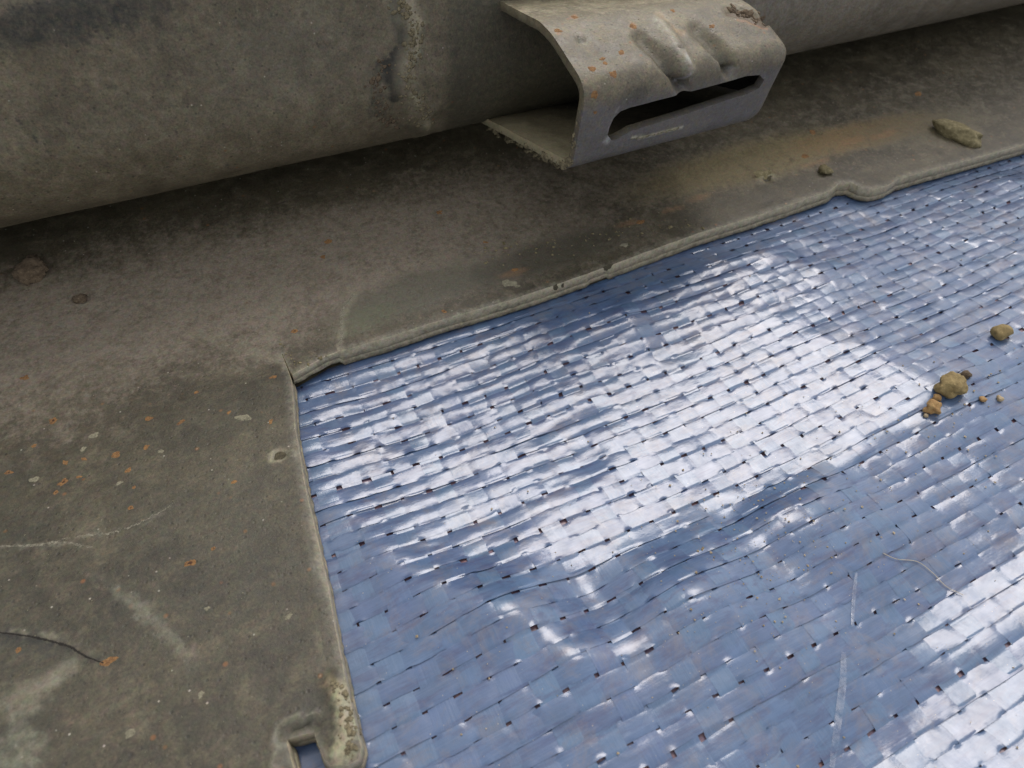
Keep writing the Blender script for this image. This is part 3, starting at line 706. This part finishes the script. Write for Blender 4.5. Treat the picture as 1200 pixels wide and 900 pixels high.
# ------------------------------------------------------------------ loose things on the tarpaulin
thing_lump('pebble', 1115, 452, 14.7, M_pebble, 'largest ochre pebble lying on the blue tarpaulin at the right', 'pebble', group='pebbles on the tarpaulin', squash=.72, rough=.26, stretch=(1.0, .85), sub=4)
thing_lump('pebble', 1174, 389, 8.8, M_pebble, 'small smooth yellow pebble above and right of the largest pebble', 'pebble', group='pebbles on the tarpaulin', squash=.75, rough=.18, stretch=(1.1, .85))
thing_lump('pebble', 1093, 478, 7.6, M_crumb, 'orange broken crumb of stone just below left of the largest pebble', 'pebble', group='pebbles on the tarpaulin', squash=.85, rough=.42)
thing_lump('pebble', 1098, 466, 4.6, M_crumb, 'tiny brownish crumb wedged between the orange crumb and the largest pebble', 'pebble', group='pebbles on the tarpaulin', squash=.7, rough=.4, sub=2)
thing_lump('pebble', 1132, 439, 5.0, M_mud, 'small dark brown crumb touching the upper right of the largest pebble', 'pebble', group='pebbles on the tarpaulin', squash=.7, rough=.4, sub=2)
thing_lump('pebble', 1152, 468, 3.4, M_crumb, 'tiny tan grain right of the largest pebble', 'pebble', group='pebbles on the tarpaulin', squash=.7, rough=.3, sub=2)
thing_lump('pebble', 1172, 467, 3.4, M_sand, 'tiny pale cream grain farthest right of the grains by the largest pebble', 'pebble', group='pebbles on the tarpaulin', squash=.7, rough=.3, sub=2)
thing_lump('pebble', 1085, 487, 2.7, M_sand, 'tiny pale grain at the lower left foot of the orange crumb', 'pebble', group='pebbles on the tarpaulin', squash=.7, rough=.3, sub=2)

def ribbon(pts3, wd, lift=0, side=None):
    P = np.array(pts3); n = len(P); d = np.gradient(P, axis=0); d /= np.linalg.norm(d, axis=1, keepdims=True)
    sd = np.cross(d, [0, 0, 1]); V = []
    for k in range(n): V += [P[k] - sd[k] * wd[k], P[k] + [0, 0, lift], P[k] + sd[k] * wd[k]]
    return V, grid_faces(n, 3)
def spline(pts, n):
    P = np.array(pts, float); t = np.linspace(0, len(P) - 1, n); out = []
    for q in t:
        i = min(int(q), len(P) - 2); f = q - i; a, b, c, d = P[max(i - 1, 0)], P[i], P[i + 1], P[min(i + 2, len(P) - 1)]
        out.append(.5 * ((2 * b) + (c - a) * f + (2 * a - 5 * b + 4 * c - d) * f * f + (3 * b - a - 3 * c + d) * f ** 3))
    return np.array(out)
# a hair-thin fibre as a round thread
path = spline([(1034, 649), (1050, 656), (1074, 659), (1092, 672), (1108, 688), (1128, 698)], 40)
C3 = np.array([on_tarp(*p) + [0, 0, .25] for p in path]); b0 = C3[0].copy()
K = 6; V = []
for k in range(len(C3)):
    d = C3[min(k + 1, len(C3) - 1)] - C3[max(k - 1, 0)]; d /= np.linalg.norm(d); s1 = np.cross(d, [0, 0, 1]); s1 /= np.linalg.norm(s1); s2 = np.cross(s1, d)
    for a in range(K): V.append(C3[k] - b0 + (s1 * math.cos(a * 2 * math.pi / K) + s2 * math.sin(a * 2 * math.pi / K)) * .055)
o = mesh('fibre', V, grid_faces(len(C3), K, True), M_fibre); o.location = Vector(b0) * S
tag(o, 'thin curved pale fibre lying across the blue tarpaulin at the lower right', 'fibre')
# scuffs: whitened lines pressed into the film
for pts, wd in (([(1003, 672), (1000, 700), (998, 735)], .28), ([(988, 765), (987, 800), (981, 850), (974, 900)], .52)):
    c = spline(pts, 60); C3 = np.array([on_tarp(*p) + [0, 0, .22] for p in c]); t = np.linspace(0, 1, 60)
    V, F = ribbon(C3, wd * (.6 + .4 * np.sin(math.pi * t)) , .06); mesh('scuff_mark', V, F, M_scuff, tarp)

# ------------------------------------------------------------------ lumps and corrosion on the metal
thing_lump('mud_clod', 40, 320, 13, M_mud, 'rough brown mud clod stuck on the metal just below the tube at far left', 'mud clod', 'metal', 'mud clods on the metal', squash=.6, rough=.5, sink=.35, sub=4)
thing_lump('mud_clod', 95, 352, 6, M_mud, 'tiny brown mud clod right of the rough clod at far left', 'mud clod', 'metal', 'mud clods on the metal', squash=.6, rough=.4, sub=2)
thing_lump('mud_clod', 1121, 160, 17, M_moss, 'long olive mud clod stuck on the metal above the right end of the edge', 'mud clod', 'metal', 'mud clods on the metal', squash=.46, rough=.20, stretch=(1.35, .6), ang=-1.35, sink=.55, sub=4)
thing_lump('mud_clod', 966, 202, 7, M_moss, 'small dark mud clod on the metal above the notch in the edge', 'mud clod', 'metal', 'mud clods on the metal', squash=.6, rough=.35, sub=2)
def patch(name, px, py, rpx, mat, dome=.3, ecc=1.0, seed=0, parent=part, tri=None):
    h_ = hit(px, py)
    if h_ is None: return
    c, n, dist = h_; r = rpx * dist / FPX; nv = Vector(n); q = nv.to_track_quat('Z', 'Y').to_matrix(); K = 16; V = []; rpx_ = rpx
    rr = [(1 + .75 * mnoise.noise(Vector((math.cos(a) * 1.1, math.sin(a) * 1.1, px * .37 + py * .11))) + .14 * random.uniform(-1, 1)) * (1 if tri is None else .72 + .38 * max(0, math.cos(1.5 * (a - tri)) ** 2)) for a in np.arange(K) * 2 * math.pi / K]
    for ring, (f, hz) in enumerate(((1.0, -.25), (.72, dome * .8), (.35, dome))):
        for k in range(K):
            a = k * 2 * math.pi / K; p = q @ Vector((math.cos(a) * r * f * rr[k] * ecc, math.sin(a) * r * f * rr[k] / ecc, 0)); V.append(c + np.array(p) + np.array(n) * (hz * r * .35 + .03))
    F = grid_faces(3, K, True)[:, ::-1].tolist() + [list(range(2 * K, 3 * K))]
    return mesh(name, V, F, mat, parent)
rust = [(62, 493, 5.5), (136, 533, 6), (76, 542, 3.6), (98, 538, 3), (74, 565, 6.5), (171, 524, 4), (175, 490, 4), (150, 551, 4), (153, 595, 3), (274, 565, 3), (128, 776, 6.5), (22, 761, 3),
        (250, 643, 2.5), (317, 494, 3.5), (212, 494, 3.5), (40, 522, 3), (10, 554, 3.5), (157, 571, 2.2), (385, 283, 4.5), (378, 301, 3.5), (345, 388, 5), (321, 442, 4), (28, 443, 4.5), (515, 249, 4.5),
        (520, 365, 3.5), (750, 260, 6), (1076, 110, 5), (952, 155, 4.5), (569, 284, 3), (943, 183, 5), (602, 316, 5), (92, 559, 2.5), (65, 577, 3), (268, 483, 2.5), (230, 460, 2.5)]
for k, (a, b, r) in enumerate(rust):
    patch('rust_spot', a, b, r * .85, M_rust, .06, 1 + .25 * random.random())
    if k % 4 == 0: patch('rust_spot', a + .5, b, r * .32, M_rustcore, .2)
patch('chip', 326, 535, 21, M_lime, .03, 1.1, tri=.9); patch('chip', 328, 534, 13.5, M_chip, .12, 1.1, tri=.9)
patch('chip', 600, 332, 6, M_lime, .05, 1.3); patch('chip', 967, 199, 5, M_lime, .1); patch('chip', 897, 207, 9, M_moss, .02, 1.4); patch('chip', 899, 210, 6, M_chip, .06, 1.3)
patch('chip', 651, 337, 4.5, M_chip, .02); patch('chip', 659, 335, 2.5, M_chip, .02); patch('chip', 712, 314, 5.5, M_chip, .02, 1.2)
def hairline(name, pts, wmm, mat, n=50, jit=.5, lift=.05):
    c = spline(pts, n); P = []; Nn = []
    for q in c:
        h_ = hit(q[0] + random.uniform(-jit, jit), q[1] + random.uniform(-jit, jit))
        if h_ is not None: P.append(h_[0] + h_[1] * lift); Nn.append(h_[1])
    wd = [wmm * (.35 + .65 * math.sin(math.pi * k / (len(P) - 1))) * random.uniform(.5, 1.3) for k in range(len(P))]
    V, F = ribbon(P, wd); return mesh(name, V, F, mat, part)
hairline('crack', [(-4, 741), (30, 745), (62, 752), (82, 758), (100, 769), (122, 777)], .15, M_crack, 60, .45)
hairline('lime_streak', [(60, 636), (100, 628), (130, 625), (165, 612), (205, 590)], .20, M_lstreak, 60, 1.2)
hairline('lime_streak', [(-4, 641), (40, 639), (75, 636), (108, 642)], .26, M_lstreak, 40, .8)
hairline('lime_streak', [(738, 163), (752, 161), (768, 157), (790, 151), (797, 150)], .42, M_lime, 40, .8, .08)
hairline('lime_streak', [(418, 340), (402, 362), (400, 392), (398, 408)], .35, M_lstreak, 40, 1.0)
patch('rust_spot', 223, 660, 5, M_rust, .15); patch('rust_spot', 223, 660, 2.4, M_rustcore, .5)
for a, b, r in [(285, 489, 7), (40, 562, 4), (110, 510, 4.5), (339, 722, 3.5), (152, 859, 4.5), (732, 287, 4.5), (606, 335, 3), (189, 529, 2.6), (140, 566, 2.5), (97, 526, 3), (595, 331, 6.5), (236, 813, 3), (243, 713, 2.5), (500, 640, 1)]:
    if a != 500: patch('lime_spot', a, b, r, M_lime, .12, 1.2)

for a, b, r in [(673, 20, 4.5), (653, 36, 5), (742, 31, 4.5), (728, 62, 4.5), (694, 80, 4.5), (719, 87, 4), (697, 111, 4.5), (706, 69, 3.5), (697, 132, 2.5), (834, 31, 3.5), (709, 74, 2.5), (788, 12, 3)]:
    patch('rust_spot', a, b, r, M_rust, .05, 1.15)
    if (a + b) % 3: patch('rust_spot', a, b, r * .4, M_lime, .12)
def crust(pts, n, spread, rlo, rhi, mat):
    V = []; F = []; c = spline(pts, 200)
    for k in range(n):
        q = c[random.randrange(200)]; h_ = hit(q[0] + random.gauss(0, spread), q[1] + random.gauss(0, spread * .7))
        if h_ is None: continue
        rr = (rlo + (rhi - rlo) * random.random() ** 2.2) * h_[2] / FPX
        v, f = lump('crumb', h_[0], rr, mat, h_[1], squash=.45, rough=.5, seed=k * 1.7, sub=2, sink=.75, stretch=(random.uniform(.8, 1.6), 1), ang=random.uniform(0, 3))
        b = len(V); V += v; F += [[i + b for i in q_] for q_ in f]
    o = mesh('crust', V, F, mat, part); o['kind'] = 'stuff'; return o
crust([(572, 150), (600, 165), (630, 181), (656, 194), (668, 190)], 90, 2.2, 1.2, 4.2, M_crust)
crust([(668, 190), (672, 165), (678, 130)], 22, 1.6, .8, 2.2, M_crust)
crust([(468, 0), (484, 30), (487, 50), (479, 78), (482, 105), (492, 128), (498, 148)], 230, 6, .5, 2.3, M_crust)
crust([(450, 70), (440, 100), (446, 130), (462, 146)], 60, 6, .8, 2.6, M_mud)
crust([(856, 13), (874, 17), (890, 25)], 50, 3.5, .8, 2.6, M_mud)
crust([(560, 300), (640, 290), (720, 275), (800, 262)], 70, 10, .5, 2.2, M_moss)
crust([(330, 402), (345, 425), (380, 418)], 24, 3, .6, 1.8, M_moss)
crust([(395, 800), (412, 845), (408, 885)], 80, 7, .8, 2.8, M_crust)

# ------------------------------------------------------------------ sand dust: grains nobody could count
def grains(name, mat, count, where, rlo, rhi, label):
    V = []; F = []
    ico = [(0, 0, 1), (1, 0, 0), (0, 1, 0), (-1, 0, 0), (0, -1, 0), (0, 0, -1)]; fc = [(0, 1, 2), (0, 2, 3), (0, 3, 4), (0, 4, 1), (5, 2, 1), (5, 3, 2), (5, 4, 3), (5, 1, 4)]
    while len(V) < count * 6:
        c = where()
        if c is None: continue
        r = rlo + (rhi - rlo) * random.random() ** 3; b = len(V); a = random.random() * 6.28
        for p in ico:
            s = random.uniform(.6, 1.3); V.append((c[0] + r * s * (p[0] * math.cos(a) - p[1] * math.sin(a)), c[1] + r * s * (p[0] * math.sin(a) + p[1] * math.cos(a)), c[2] + r * s * p[2] * .8 + r * .4))
        F += [tuple(b + q for q in f) for f in fc]
    o = mesh(name, V, F, mat, None, None, False); tag(o, label, None, None, 'stuff'); return o
def w_tarp():
    if random.random() < .45: px, py = random.gauss(900, 70), random.gauss(640, 60)
    elif random.random() < .3: px, py = random.gauss(1110, 60), random.gauss(480, 45)
    else: px, py = random.uniform(350, 1230), random.uniform(260, 900)
    p = on_tarp(px, py)
    if p[1] > 99 or p[0] < 3 or p[0] > 190: return None
    return (p[0], p[1], p[2] + .1)
grains('sand_grains', M_sand, 700, w_tarp, .05, .26, 'fine pale sand grains scattered over the blue tarpaulin')
def w_metal():
    h_ = hit(random.uniform(0, 1200), random.uniform(0, 900))
    return None if h_ is None or h_[0][1] < 20 or h_[1][2] < .3 else h_[0]
grains('grit', M_lime, 420, w_metal, .04, .15, 'fine pale grit scattered over the metal surfaces')
